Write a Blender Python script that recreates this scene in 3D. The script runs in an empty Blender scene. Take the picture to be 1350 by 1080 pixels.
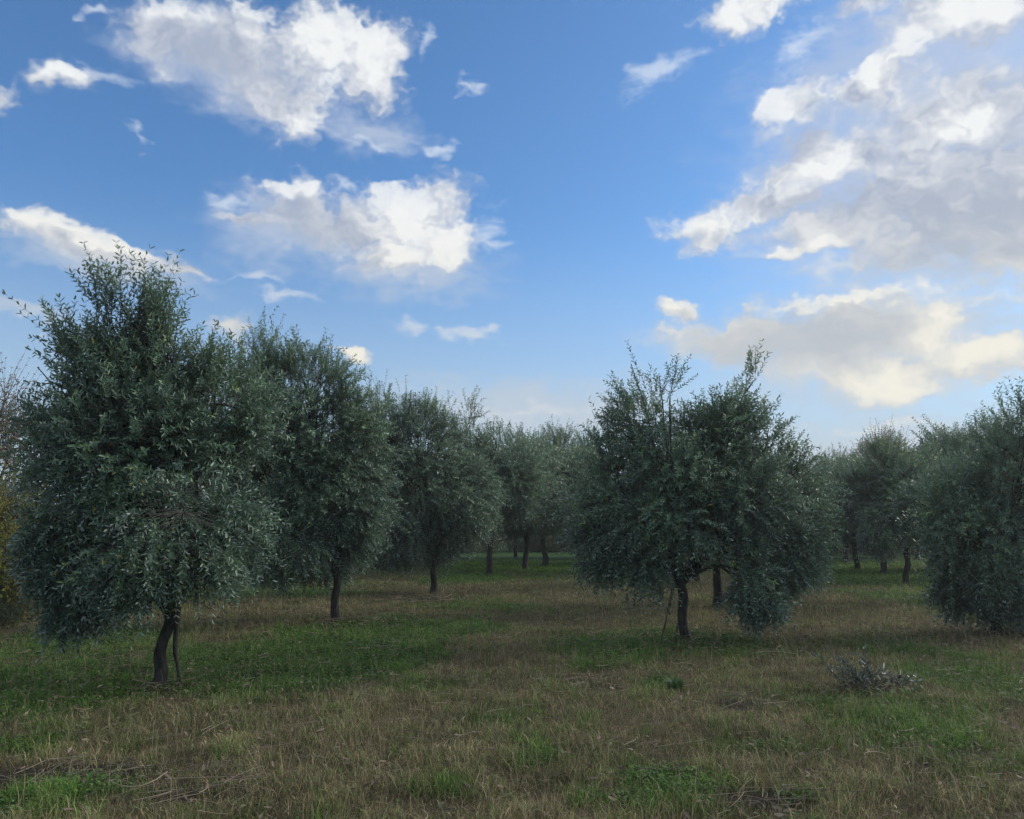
import bpy, math, random
import numpy as np

# ------------------------------------------------------------------ camera
scene = bpy.context.scene
R = math.radians
F_PX, W_PX, H_PX = 1060.0, 1350.0, 1080.0        # focal length and size of the photograph in pixels
CAM_H, PITCH = 1.55, R(8.5)
cam_data = bpy.data.cameras.new('camera')
cam_data.sensor_fit = 'HORIZONTAL'
cam_data.angle = 2 * math.atan(W_PX / 2 / F_PX)
cam_data.clip_start = 0.05
cam_data.clip_end = 5000
cam = bpy.data.objects.new('camera', cam_data)
scene.collection.objects.link(cam)
cam.location = (0, 0, CAM_H)
cam.rotation_euler = (R(90) + PITCH, 0, 0)
scene.camera = cam


def ray(px, py):
    """world direction of a pixel of the photograph"""
    x, y = (px - W_PX / 2) / F_PX, (H_PX / 2 - py) / F_PX
    c, s = math.cos(PITCH), math.sin(PITCH)
    return np.array([x, c - y * s, s + y * c])


def at(px, py, Y):
    """the point that this pixel shows at depth Y metres"""
    d = ray(px, py)
    return np.array([0, 0, CAM_H]) + d * (Y / d[1])


def on_ground(px, py):
    d = ray(px, py)
    return (np.array([0, 0, CAM_H]) + d * (CAM_H / -d[2]))[:2]


# ------------------------------------------------------------------ light and sky
SUN_AZ, SUN_EL = R(68), R(24)      # azimuth measured from the view direction towards the right
scene.view_settings.view_transform = 'Standard'
scene.view_settings.look = 'None'
scene.view_settings.gamma = 1.0
scene.view_settings.exposure = 0.35
scene.cycles.use_adaptive_sampling = True
scene.cycles.adaptive_threshold = 0.02
scene.cycles.adaptive_min_samples = 8

world = bpy.data.worlds.new('World')
scene.world = world
world.use_nodes = True
world.cycles.sampling_method = 'MANUAL'
world.cycles.sample_map_resolution = 512
wt = world.node_tree
wt.nodes.clear()


class S:
    """a node socket with arithmetic, so that shading formulas read as formulas"""
    tree = wt

    def __init__(self, sock):
        self.s = sock

    @staticmethod
    def put(sock, v):
        if isinstance(v, S):
            S.tree.links.new(v.s, sock)
        elif v is not None:
            sock.default_value = v

    @staticmethod
    def node(kind, out=0, ins=None, **props):
        n = S.tree.nodes.new(kind)
        for k, v in props.items():
            setattr(n, k, v)
        for k, v in (ins or {}).items():
            S.put(n.inputs[k], v)
        return S(n.outputs[out])

    @staticmethod
    def math(op, *a, clamp=False):
        n = S.tree.nodes.new('ShaderNodeMath')
        n.operation = op
        n.use_clamp = clamp
        for i, v in enumerate(a):
            S.put(n.inputs[i], v)
        return S(n.outputs[0])

    def __add__(s, o): return S.math('ADD', s, o)
    def __radd__(s, o): return S.math('ADD', o, s)
    def __sub__(s, o): return S.math('SUBTRACT', s, o)
    def __rsub__(s, o): return S.math('SUBTRACT', o, s)
    def __mul__(s, o): return S.math('MULTIPLY', s, o)
    def __rmul__(s, o): return S.math('MULTIPLY', o, s)


def vmath(op, a, b=None, scale=None):
    n = S.tree.nodes.new('ShaderNodeVectorMath')
    n.operation = op
    S.put(n.inputs[0], a)
    if b is not None:
        S.put(n.inputs[1], b)
    if scale is not None:
        S.put(n.inputs['Scale'], scale)
    return S(n.outputs['Value'] if op in ('LENGTH', 'DOT_PRODUCT') else n.outputs[0])


def smooth(v, a, b):
    return S.node('ShaderNodeMapRange', 0, {0: v, 1: a, 2: b, 3: 0.0, 4: 1.0}, interpolation_type='SMOOTHSTEP')


def mixc(f, a, b):
    n = S.tree.nodes.new('ShaderNodeMix')
    n.data_type = 'RGBA'
    S.put(n.inputs['Factor'], f)
    for k, v in ((6, a), (7, b)):
        S.put(n.inputs[k], v if isinstance(v, S) else (*v, 1.0))
    return S(n.outputs[2])


def fbm(vec, scale, detail=6.0, rough=0.55, dist=0.0, out=0, lac=2.0):
    return S.node('ShaderNodeTexNoise', out, {'Vector': vec, 'Scale': scale, 'Detail': detail, 'Roughness': rough,
                                              'Lacunarity': lac, 'Distortion': dist}, noise_dimensions='3D')


def build_sky():
    direction = S.node('ShaderNodeTexCoord', 'Generated')
    direction = vmath('NORMALIZE', direction)
    sky = S.node('ShaderNodeTexSky', 0, {}, sky_type='NISHITA', sun_disc=False, sun_elevation=SUN_EL,
                 sun_rotation=SUN_AZ, altitude=100.0, air_density=1.0, dust_density=1.0, ozone_density=2.6)
    sky = vmath('SCALE', sky, scale=SKY_STRENGTH)
    sky = vmath('MULTIPLY', sky, (0.77, 1.13, 1.42))
    sep = S.tree.nodes.new('ShaderNodeSeparateXYZ')
    S.put(sep.inputs[0], direction)
    dx, dy, dz = (S(sep.outputs[i]) for i in range(3))
    az = S.math('ARCTAN2', dx, dy)
    el = S.math('ARCSINE', dz)
    comb = S.tree.nodes.new('ShaderNodeCombineXYZ')
    S.put(comb.inputs[0], az)
    S.put(comb.inputs[1], el)
    comb.inputs[2].default_value = 1.0          # homogeneous: a blob's centre is part of its dot products
    p = S(comb.outputs[0])

    # billowing: the outline of every cloud is folded by noise before its bulk is evaluated
    pw = vmath('MULTIPLY', p, (1.0, 1.35, 1.0))
    n1 = fbm(pw, 9.0, 3.0, 0.60, 0.0, out=1)
    w1 = vmath('SUBTRACT', n1, (0.5, 0.5, 0.5))
    n2 = fbm(pw, 34.0, 2.0, 0.62, 0.0, out=1)
    w2 = vmath('SUBTRACT', n2, (0.5, 0.5, 0.5))
    warp = vmath('ADD', vmath('MULTIPLY', w1, (0.10, 0.075, 0.0)), vmath('MULTIPLY', w2, (0.040, 0.030, 0.0)))
    q = vmath('ADD', p, warp)

    def bulk(spec, vec, soft=0.25):
        total = None
        for b in spec:
            px, py, rx, ry, ang = b[:5]
            d = ray(px, py)
            d /= np.linalg.norm(d)
            a0, e0 = math.atan2(d[0], d[1]), math.asin(d[2])
            k = 1.0 / F_PX * (1 - 0.5 * ((px - W_PX / 2) / F_PX) ** 2)
            ca, sa = math.cos(R(ang)), math.sin(R(ang))
            u = vmath('DOT_PRODUCT', vec, (ca / (rx * k), sa / (rx * k), -(a0 * ca + e0 * sa) / (rx * k)))
            v = vmath('DOT_PRODUCT', vec, (-sa / (ry * k), ca / (ry * k), (a0 * sa - e0 * ca) / (ry * k)))
            f = (b[5] if len(b) > 5 else 1.0) - S.math('SQRT', S.math('MULTIPLY_ADD', u, u, v * v))
            total = f if total is None else S.math('SMOOTH_MAX', total, f, soft)
        return total

    detail = fbm(vmath('ADD', pw, vmath('SCALE', w1, scale=0.03)), 26.0, 5.0, 0.62) - 0.5
    fine = fbm(pw, 75.0, 3.0, 0.65) - 0.5
    # lit relief: the same noise a little towards the sun
    toward = (0.016, 0.022, 0.0)
    detail_s = fbm(vmath('ADD', vmath('ADD', pw, vmath('SCALE', w1, scale=0.03)), toward), 26.0, 5.0, 0.62) - 0.5
    relief = (detail - detail_s)
    # cauliflower heads: rounded cells, and the same cells a little towards the sun

    def puff(vec):
        return 0.42 - S.node('ShaderNodeTexVoronoi', 0, {'Vector': vec, 'Scale': 17.0, 'Detail': 2.0, 'Roughness': 0.5, 'Lacunarity': 2.3},
                             voronoi_dimensions='2D', feature='F1')
    pv = vmath('ADD', pw, vmath('ADD', vmath('SCALE', w1, scale=0.10), vmath('SCALE', w2, scale=0.05)))
    heads = puff(pv)
    heads_relief = heads - puff(vmath('ADD', pv, (0.012, 0.014, 0.0)))

    cumulus = bulk(CUMULUS, q)
    calm = smooth(el, 0.16, 0.34)
    dens = cumulus + detail * (0.40 + calm * 0.15) + heads * (0.22 + calm * 0.28) + fine * 0.28 + 0.22
    a_cum = None
    core = smooth(dens, 0.10, 0.85)
    lit = bulk(LIT, vmath('ADD', p, vmath('SCALE', warp, scale=0.8)), 0.3)
    lit = smooth(lit + detail * 0.55 + fine * 0.25, -0.35, 0.80)
    a_cum = smooth(dens, -0.02, 0.70 - lit * 0.38)
    shade = smooth(bulk(SHADE, vmath('ADD', p, vmath('SCALE', warp, scale=0.8)), 0.3) + detail * 0.4, -0.1, 0.8)

    streak_p = vmath('MULTIPLY', p, (1.0, 3.2, 1.0))
    streak = fbm(streak_p, 16.0, 5.0, 0.65, 0.4) - 0.5
    wisps = bulk(WISPS, q, 0.2)
    a_wisp = smooth(wisps + streak * 2.0 + detail * 1.2, 0.05, 1.25) * 0.60

    # unseen rest of the sky: clouds brightened, strongest overhead, to light the grove
    side = smooth(S.math('ABSOLUTE', az), 0.72, 0.95)
    high = smooth(el, 0.72, 0.85)
    away = S.math('MAXIMUM', side, high)
    wide = fbm(vmath('MULTIPLY', p, (1.0, 1.8, 1.0)), 2.3, 5.0, 0.6, 0.3)
    a_wide = smooth(wide, 0.46, 0.60) * smooth(el, 0.05, 0.65) * 0.95

    bright = lit * 0.74 + (relief * 0.6 + heads_relief * 0.75) * (0.35 + calm * 0.45 - shade * 0.35 + lit * 0.2) + 0.34 - shade * 0.30
    bright = S.math('ADD', bright, 0.0, clamp=True)
    warm = smooth(el, 0.42, 0.20)
    white = mixc(warm, (0.70, 0.715, 0.725), (0.70, 0.675, 0.605))
    grey = mixc(warm, (0.315, 0.36, 0.46), (0.39, 0.425, 0.47))
    cloud = mixc(bright, grey, white)
    # thin edges let the blue behind through and scatter a little
    alpha = S.math('MULTIPLY', a_cum, core * 0.25 + 0.75)

    # pale air towards the horizon
    low = smooth(el, 0.40, -0.02)
    base = mixc(low * 0.95, sky, (0.385, 0.465, 0.54))
    veil = bulk(VEIL, vmath('ADD', p, vmath('SCALE', warp, scale=1.2)), 0.4)
    a_veil = smooth(veil + streak * 0.8 + detail * 0.4, -0.1, 0.9) * 0.75
    col = mixc(a_veil, base, mixc(warm, (0.40, 0.46, 0.58), (0.42, 0.475, 0.54)))
    col = mixc(a_wisp, col, mixc(warm, (0.60, 0.66, 0.74), (0.60, 0.61, 0.60)))
    col = mixc(alpha, col, cloud)
    # three branches, so that only the part of the sky a ray meets is evaluated
    def background(c):
        n = S.tree.nodes.new('ShaderNodeBackground')
        S.put(n.inputs[0], c if isinstance(c, S) else (*c, 1.0))
        return S(n.outputs[0])

    def mix_shader(f, a, b):
        n = S.tree.nodes.new('ShaderNodeMixShader')
        for k, v in enumerate((f, a, b)):
            S.put(n.inputs[k], v)
        return S(n.outputs[0])
    far = mixc(a_wide, base, (1.25, 1.22, 1.15))
    above = mix_shader(away, background(col), background(far))
    whole = mix_shader(smooth(el, 0.0, -0.02), above, background((0.05, 0.05, 0.04)))
    out = S.tree.nodes.new('ShaderNodeOutputWorld')
    S.tree.links.new(whole.s, out.inputs[0])


SKY_STRENGTH = 0.10
# clouds: centre, half sizes (photograph pixels, turned into azimuth and elevation), tilt
CUMULUS = [
    (240, 62, 100, 46, -8), (335, 72, 115, 62, -10), (425, 55, 118, 66, 0), (478, 80, 78, 60, 10), (375, 130, 90, 50, -20),
    (400, 160, 55, 28, -10), (195, 42, 50, 26, 0),
    (550, 285, 88, 68, 0), (470, 292, 105, 56, 0), (395, 268, 90, 36, 5), (330, 282, 46, 14, 0), (520, 332, 80, 34, 5), (590, 312, 55, 40, 0),
    (38, 292, 58, 30, -10), (95, 312, 66, 26, -10), (165, 335, 70, 22, -8), (240, 347, 46, 18, -5),
    (85, 105, 52, 20, 5), (5, 125, 30, 26, 0),
    (985, 12, 82, 32, 5), (1140, 4, 50, 18, 0), (1270, 20, 130, 44, 0),
    (1160, 108, 115, 36, 15, 0.95), (1055, 135, 84, 36, 0, 0.9), (1260, 150, 120, 76, 0, 1.05), (1120, 200, 140, 46, -5, 0.95), (1300, 260, 210, 110, 0, 1.3),
    (1060, 218, 100, 40, 10), (1030, 268, 100, 26, 5), (945, 298, 80, 32, 0), (1130, 300, 140, 40, 0, 1.1), (1340, 320, 130, 56, 0, 1.1), (1060, 332, 80, 13, 0),
    (905, 410, 55, 18, 0), (990, 432, 150, 34, 4, 1.1), (1110, 430, 150, 44, 0, 1.2), (1080, 465, 120, 30, 0, 0.9), (1215, 432, 90, 46, 0), (1150, 482, 140, 42, -4), (1290, 468, 80, 28, 0),
    (1175, 505, 60, 30, 0) , (452, 466, 28, 15, 0), (310, 440, 34, 28, 0),
]
LIT = [
    (445, 55, 62, 58, 0), (410, 50, 40, 34, 0), (490, 70, 45, 42, 0), (230, 20, 60, 14, 0), (330, 10, 50, 12, 0), (410, 155, 45, 18, 0),
    (548, 295, 60, 66, 0), (525, 245, 60, 30, 0), (585, 320, 45, 32, 0), (380, 243, 60, 12, 0),
    (35, 282, 50, 20, -10), (150, 318, 110, 11, -12), (90, 97, 40, 12, 0),
    (1275, 155, 46, 34, -30), (1160, 88, 100, 22, 12), (1030, 128, 45, 32, 0), (1085, 215, 60, 26, 30), (950, 288, 75, 16, 0), (1000, 12, 70, 24, 0),
    (1290, 15, 90, 22, 0), (905, 402, 40, 10, 0), (1120, 393, 150, 9, 0), (1230, 430, 50, 34, 0), (1165, 497, 80, 34, -8),
    (1290, 465, 55, 18, 0), (625, 435, 38, 12, 0), (450, 462, 22, 12, 0), (1060, 330, 60, 10, 0),
]
SHADE = [
    (290, 85, 110, 50, -10), (400, 295, 95, 44, 0), (240, 350, 60, 20, 0), (1280, 290, 190, 100, 0), (1120, 260, 100, 40, 0),
    (1060, 445, 160, 36, 0, 1.2), (1060, 175, 60, 20, 0),
]
WISPS = [
    (870, 100, 56, 22, 18, 1.25), (625, 437, 44, 12, 0, 1.3), (618, 114, 18, 10, 0), (570, 186, 40, 10, -5), (480, 184, 60, 10, -8), (375, 392, 70, 10, -4),
    (540, 430, 44, 15, 0), (335, 368, 60, 11, 0), (170, 180, 22, 12, -30), (700, 532, 120, 14, 0), (450, 240, 40, 8, 0), (560, 60, 22, 26, 0),
    (1045, 60, 45, 30, 40), (1320, 395, 60, 9, 0), (1150, 560, 160, 11, 0), (655, 310, 25, 12, 0),
    (300, 262, 44, 12, 0), (20, 425, 60, 12, 0), (120, 100, 60, 20, 0), (640, 300, 30, 34, 0), (1110, 350, 60, 10, 0), (110, 5, 30, 9, 0),
]
VEIL = [
    (540, 350, 150, 50, 0), (1120, 490, 210, 70, 0), (700, 535, 220, 50, 0, 1.2), (1230, 220, 260, 200, 0, 1.3), (1250, 50, 240, 90, 0, 1.2), (20, 415, 80, 20, 0),
    (1250, 430, 150, 60, 0), (490, 165, 90, 36, 0), (130, 345, 170, 34, -8), (380, 300, 120, 70, 0), (300, 90, 170, 70, -10), (1180, 590, 300, 60, 0, 1.2),
]
build_sky()

sun_data = bpy.data.lights.new('sun', 'SUN')
sun_data.energy = SUN_POWER = 3.1
sun_data.angle = R(32)
sun_data.color = (1.0, 0.93, 0.82)
sun = bpy.data.objects.new('sun', sun_data)
scene.collection.objects.link(sun)
sun.rotation_euler = (R(90) - SUN_EL, 0, -SUN_AZ + math.pi)   # shines from azimuth SUN_AZ
sun.location = (20, 8, 12)

# ------------------------------------------------------------------ helpers
rng = np.random.default_rng(11)


def hash_noise(seed):
    g = np.random.default_rng(seed).random((64, 64, 64)).astype(np.float32)

    def f(p):
        p = np.asarray(p, dtype=np.float64)
        i = np.floor(p).astype(int)
        t = p - i
        t = t * t * (3 - 2 * t)
        v = 0
        for a in (0, 1):
            for b in (0, 1):
                for c in (0, 1):
                    w = (t[..., 0] if a else 1 - t[..., 0]) * (t[..., 1] if b else 1 - t[..., 1]) * (t[..., 2] if c else 1 - t[..., 2])
                    v = v + w * g[(i[..., 0] + a) & 63, (i[..., 1] + b) & 63, (i[..., 2] + c) & 63]
        return v
    return f


N3 = hash_noise(5)


def noise2(x, y, scale, octaves=3, seed=0.0):
    v, amp, tot = 0, 1.0, 0
    for o in range(octaves):
        s = scale * 2 ** o
        v = v + amp * N3(np.stack([x * s + 7.3 * o, y * s + 3.1 * o, np.full_like(x, seed + o * 1.7)], -1))
        tot += amp
        amp *= 0.5
    return v / tot


def unit(v):
    return v / np.maximum(np.linalg.norm(v, axis=-1, keepdims=True), 1e-9)


def mesh_object(name, verts, faces, mat, parent=None, floats=None, colors=None, mats_idx=None, smooth_faces=False):
    """verts (n,3); faces: list of integer arrays (m,k), one array per face size"""
    me = bpy.data.meshes.new(name)
    verts = np.ascontiguousarray(verts, dtype=np.float32)
    me.vertices.add(len(verts))
    me.vertices.foreach_set('co', verts.ravel())
    flat = np.concatenate([f.ravel() for f in faces]).astype(np.int32)
    sizes = np.concatenate([np.full(len(f), f.shape[1]) for f in faces]).astype(np.int32)
    starts = np.concatenate([[0], np.cumsum(sizes)[:-1]]).astype(np.int32)
    me.loops.add(len(flat))
    me.loops.foreach_set('vertex_index', flat)
    me.polygons.add(len(sizes))
    me.polygons.foreach_set('loop_start', starts)
    me.polygons.foreach_set('loop_total', sizes)
    if mats_idx is not None:
        me.polygons.foreach_set('material_index', mats_idx.astype(np.int32))
    if smooth_faces:
        me.polygons.foreach_set('use_smooth', np.ones(len(sizes), dtype=bool))
    for k, v in (floats or {}).items():
        at_ = me.attributes.new(k, 'FLOAT', 'POINT')
        at_.data.foreach_set('value', np.ascontiguousarray(v, dtype=np.float32))
    for k, v in (colors or {}).items():
        at_ = me.attributes.new(k, 'FLOAT_COLOR', 'POINT')
        c4 = np.ones((len(v), 4), dtype=np.float32)
        c4[:, :3] = v
        at_.data.foreach_set('color', c4.ravel())
    me.update(calc_edges=True)
    for m in (mat if isinstance(mat, (list, tuple)) else [mat]):
        me.materials.append(m)
    o = bpy.data.objects.new(name, me)
    scene.collection.objects.link(o)
    if parent is not None:
        o.parent = parent
    return o


def tubes(paths, radii, sides):
    """paths (n,k,3), radii (n,k) -> verts, quads"""
    n, k, _ = paths.shape
    tan = unit(np.gradient(paths, axis=1))
    ref = np.where(np.abs(tan[..., 2:3]) > 0.9, np.array([1.0, 0, 0]), np.array([0, 0, 1.0]))
    u = unit(np.cross(tan, ref))
    v = np.cross(tan, u)
    a = np.arange(sides) * 2 * math.pi / sides
    ring = u[:, :, None, :] * np.cos(a)[None, None, :, None] + v[:, :, None, :] * np.sin(a)[None, None, :, None]
    verts = paths[:, :, None, :] + ring * radii[:, :, None, None]
    idx = np.arange(n * k * sides).reshape(n, k, sides)
    nx = np.roll(idx, -1, axis=2)
    q = np.stack([idx[:, :-1], nx[:, :-1], nx[:, 1:], idx[:, 1:]], -1).reshape(-1, 4)
    return verts.reshape(-1, 3), q


def join(parts):
    """[(verts, quads)] -> one"""
    vs, fs, off = [], [], 0
    for v, f in parts:
        vs.append(v)
        fs.append(f + off)
        off += len(v)
    return np.concatenate(vs), np.concatenate(fs)


def tag(o, label=None, cat=None, group=None, kind=None):
    for k, v in (('label', label), ('category', cat), ('group', group), ('kind', kind)):
        if v:
            o[k] = v
    return o


def empty(name, loc, rz=0.0):
    o = bpy.data.objects.new(name, None)
    o.empty_display_size = 0.3
    scene.collection.objects.link(o)
    o.location = loc
    o.rotation_euler = (0, 0, rz)
    return o


# ------------------------------------------------------------------ materials
def material(name, build):
    m = bpy.data.materials.new(name)
    m.use_nodes = True
    t = m.node_tree
    t.nodes.clear()
    S.tree = t
    out = t.nodes.new('ShaderNodeOutputMaterial')
    surf, disp = build()
    t.links.new(surf.s, out.inputs['Surface'])
    return m


def principled(color, rough, spec=0.5, normal=None):
    n = S.tree.nodes.new('ShaderNodeBsdfPrincipled')
    S.put(n.inputs['Base Color'], color if isinstance(color, S) else (*color, 1.0))
    S.put(n.inputs['Roughness'], rough)
    S.put(n.inputs['Specular IOR Level'], spec)
    if normal is not None:
        S.put(n.inputs['Normal'], normal)
    return S(n.outputs[0])


def attr(name, out='Fac'):
    n = S.tree.nodes.new('ShaderNodeAttribute')
    n.attribute_name = name
    return S(n.outputs[out])


def bump(height, strength, dist):
    return S.node('ShaderNodeBump', 0, {'Height': height, 'Strength': strength, 'Distance': dist})


def leaf_material(name, dark, light, young, under, trans=0.18, rough=0.42):
    def build():
        tone = attr('tone')
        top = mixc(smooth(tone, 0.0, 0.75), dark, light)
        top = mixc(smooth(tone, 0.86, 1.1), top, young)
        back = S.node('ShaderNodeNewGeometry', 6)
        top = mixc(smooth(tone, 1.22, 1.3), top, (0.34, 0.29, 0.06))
        col = mixc(back, top, mixc(tone, tuple(0.7 * c for c in under), under))
        a = principled(col, rough, 0.45)
        tr = S.node('ShaderNodeBsdfTranslucent', 0, {'Color': mixc(tone, tuple(c * 1.3 for c in light), young)})
        mix = S.tree.nodes.new('ShaderNodeMixShader')
        mix.inputs[0].default_value = trans
        S.tree.links.new(a.s, mix.inputs[1])
        S.tree.links.new(tr.s, mix.inputs[2])
        return S(mix.outputs[0]), None
    return material(name, build)


def bark_material(name, c1, c2, c3):
    def build():
        pos = S.node('ShaderNodeTexCoord', 'Object')
        st = vmath('MULTIPLY', pos, (1.0, 1.0, 0.35))
        n = fbm(st, 22.0, 6.0, 0.65, 0.6)
        big = fbm(pos, 3.5, 4.0, 0.6)
        col = mixc(smooth(n, 0.35, 0.65), c1, c2)
        col = mixc(smooth(big, 0.5, 0.7) * 0.6, col, c3)
        return principled(col, 0.9, 0.2, bump(n, 0.9, 0.02)), None
    return material(name, build)


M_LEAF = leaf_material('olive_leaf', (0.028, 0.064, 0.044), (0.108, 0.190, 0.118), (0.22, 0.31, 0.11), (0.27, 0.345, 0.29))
M_LEAF_CUT = leaf_material('cut_olive_leaf', (0.022, 0.034, 0.026), (0.055, 0.075, 0.055), (0.32, 0.35, 0.26), (0.33, 0.36, 0.30), 0.1)
M_LEAF_BROWN = leaf_material('autumn_leaf', (0.11, 0.060, 0.040), (0.20, 0.12, 0.075), (0.26, 0.17, 0.08), (0.17, 0.11, 0.07), 0.3)
M_LEAF_YELLOW = leaf_material('yellowing_leaf', (0.11, 0.13, 0.025), (0.27, 0.27, 0.04), (0.40, 0.34, 0.05), (0.26, 0.26, 0.07), 0.35)
M_LEAF_GREEN = leaf_material('hedge_leaf', (0.028, 0.045, 0.022), (0.06, 0.085, 0.035), (0.12, 0.14, 0.05), (0.07, 0.09, 0.05), 0.3)
M_TWIG = bark_material('twig_bark', (0.06, 0.06, 0.05), (0.13, 0.12, 0.10), (0.10, 0.11, 0.08))
M_BARK = bark_material('olive_bark', (0.016, 0.015, 0.013), (0.050, 0.046, 0.040), (0.040, 0.046, 0.030))
M_CANE = bark_material('cane_wood', (0.05, 0.04, 0.03), (0.10, 0.08, 0.06), (0.07, 0.06, 0.05))


def ground_height(x, y):
    x, y = np.asarray(x, float), np.asarray(y, float)
    near = np.exp(-((x ** 2 + (y - 8) ** 2) / 60.0 ** 2))
    return near * (0.10 * (noise2(x, y, 0.35, 2, 9.0) - 0.5) + 0.06 * (noise2(x, y, 1.6, 3, 4.0) - 0.5))


# ------------------------------------------------------------------ the meadow's cover: where it is green, where it is bare or darkened as contact shade
#            px, py, half width, half height (photograph), value
GREEN = [(60, 905, 190, 45, 1.0), (300, 880, 180, 34, 1.3), (430, 868, 130, 30, 1.3), (120, 850, 150, 30, 0.7), (560, 830, 110, 18, 0.8),
         (450, 835, 120, 14, 0.75), (620, 800, 120, 9, 0.4), (690, 742, 150, 14, 1.3), (620, 762, 60, 8, 0.9), (800, 858, 90, 24, 0.95), (900, 850, 120, 16, 0.8),
         (1000, 862, 90, 10, 0.5), (1180, 765, 110, 14, 1.0), (1130, 750, 70, 8, 1.0), (1260, 800, 70, 30, 0.7), (1310, 890, 110, 60, 0.45), (1250, 1000, 120, 60, 0.38),
         (1200, 940, 110, 30, 0.35), (880, 1030, 60, 22, 0.75), (700, 1000, 60, 16, 0.5), (50, 1062, 90, 24, 0.9), (600, 1050, 60, 22, 0.5), (1000, 985, 70, 16, 0.45),
         (680, 960, 70, 14, 0.4), (560, 905, 80, 12, 0.5), (350, 780, 140, 12, 0.6), (820, 1060, 80, 20, 0.5), (1060, 1070, 60, 16, 0.4), (890, 908, 22, 10, 0.7), (30, 980, 70, 20, 0.5)]
BARE_OR_SHADED = [(207, 902, 26, 7, 0.9), (904, 848, 20, 5, 0.9), (443, 822, 14, 4, 0.8), (1150, 918, 60, 9, 0.6), (90, 1025, 120, 20, 1.0), (240, 1050, 120, 22, 0.9), (780, 905, 60, 12, 0.7), (980, 935, 60, 9, 0.9), (800, 997, 70, 10, 0.8), (1010, 1065, 80, 14, 1.0),  # rings at the trunk feet: contact shade painted as dark bare soil
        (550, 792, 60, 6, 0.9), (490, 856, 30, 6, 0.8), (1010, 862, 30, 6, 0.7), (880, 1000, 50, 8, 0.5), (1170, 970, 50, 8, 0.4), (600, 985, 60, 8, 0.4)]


def patches(spec, x, y):
    v = np.zeros_like(x)
    for px, py, rx, ry, val in spec:
        c = on_ground(px, py)
        a, b = on_ground(px, py + ry), on_ground(px, max(py - ry, 712))
        d2 = ((x - c[0]) / (rx * c[1] / F_PX)) ** 2 + np.where(y < c[1], ((y - c[1]) / (c[1] - a[1])) ** 2, ((y - c[1]) / (b[1] - c[1])) ** 2)
        v = np.maximum(v, val * np.exp(-0.9 * d2 ** 1.3))
    return v


def greenness(x, y):
    n = noise2(x, y, 0.9, 4, 2.0) - 0.5
    g = patches(GREEN, x + 0.7 * (noise2(x, y, 1.1, 3, 6.0) - 0.5), y + 1.0 * (noise2(x, y, 1.3, 3, 7.0) - 0.5))
    beyond = np.clip((y - 26) / 15, 0, 1) * 0.75
    return np.clip(0.10 + np.maximum(g, beyond) * 0.95 + n * 0.75, 0, 1)


def bare_or_shaded(x, y):
    return np.clip(patches(BARE_OR_SHADED, x, y) * 1.3 + (noise2(x, y, 2.2, 3, 12.0) - 0.62) * 1.3, 0, 1)


def build_ground():
    """one sheet to the horizon, finely divided where it is near"""
    def axis(lo, hi, step, far, grow=1.35):
        a = list(np.arange(lo, hi + step / 2, step))
        s = step
        while a[-1] < far:
            s *= grow
            a.append(a[-1] + s)
        s = step
        while a[0] > -far:
            s *= grow
            a.insert(0, a[0] - s)
        return np.array(a)
    xs, ys = axis(-14, 16, 0.16, 1500), axis(0, 34, 0.16, 1500)
    X, Y = np.meshgrid(xs, ys)
    x, y = X.ravel(), Y.ravel()
    z = ground_height(x, y)
    g, b = greenness(x, y), bare_or_shaded(x, y)
    idx = np.arange(len(x)).reshape(X.shape)
    q = np.stack([idx[:-1, :-1], idx[:-1, 1:], idx[1:, 1:], idx[1:, :-1]], -1).reshape(-1, 4)

    def build():
        pos = S.node('ShaderNodeTexCoord', 'Object')
        f1 = fbm(pos, 9.0, 8.0, 0.7)
        f2 = fbm(pos, 60.0, 5.0, 0.7)
        straw = mixc(smooth(f1, 0.3, 0.7), (0.060, 0.048, 0.030), (0.13, 0.105, 0.065))
        green = mixc(smooth(f1, 0.3, 0.7), (0.014, 0.042, 0.010), (0.038, 0.090, 0.020))
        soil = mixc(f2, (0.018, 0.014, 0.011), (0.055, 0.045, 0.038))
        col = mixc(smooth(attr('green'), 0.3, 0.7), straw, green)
        col = mixc(smooth(attr('bare') + (f2 - 0.5), 0.15, 0.75), col, soil)  # bare soil, and the contact shade painted round the trunks
        col = mixc(smooth(f2, 0.55, 0.30) * 0.6, col, (0.02, 0.02, 0.012))
        return principled(col, 0.95, 0.1, bump(f1 + f2 * 0.5, 1.0, 0.06)), None
    m = material('meadow_soil', build)
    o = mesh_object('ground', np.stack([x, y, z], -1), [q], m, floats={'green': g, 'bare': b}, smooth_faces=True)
    tag(o, kind='structure')


build_ground()


def blade_material(name, rough=0.6, trans=0.25):
    def build():
        col = attr('tint', 'Color')
        a = principled(col, rough, 0.25)
        tr = S.node('ShaderNodeBsdfTranslucent', 0, {'Color': col})
        mix = S.tree.nodes.new('ShaderNodeMixShader')
        mix.inputs[0].default_value = trans
        S.tree.links.new(a.s, mix.inputs[1])
        S.tree.links.new(tr.s, mix.inputs[2])
        return S(mix.outputs[0]), None
    return material(name, build)


M_BLADE = blade_material('grass_blade')


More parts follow.
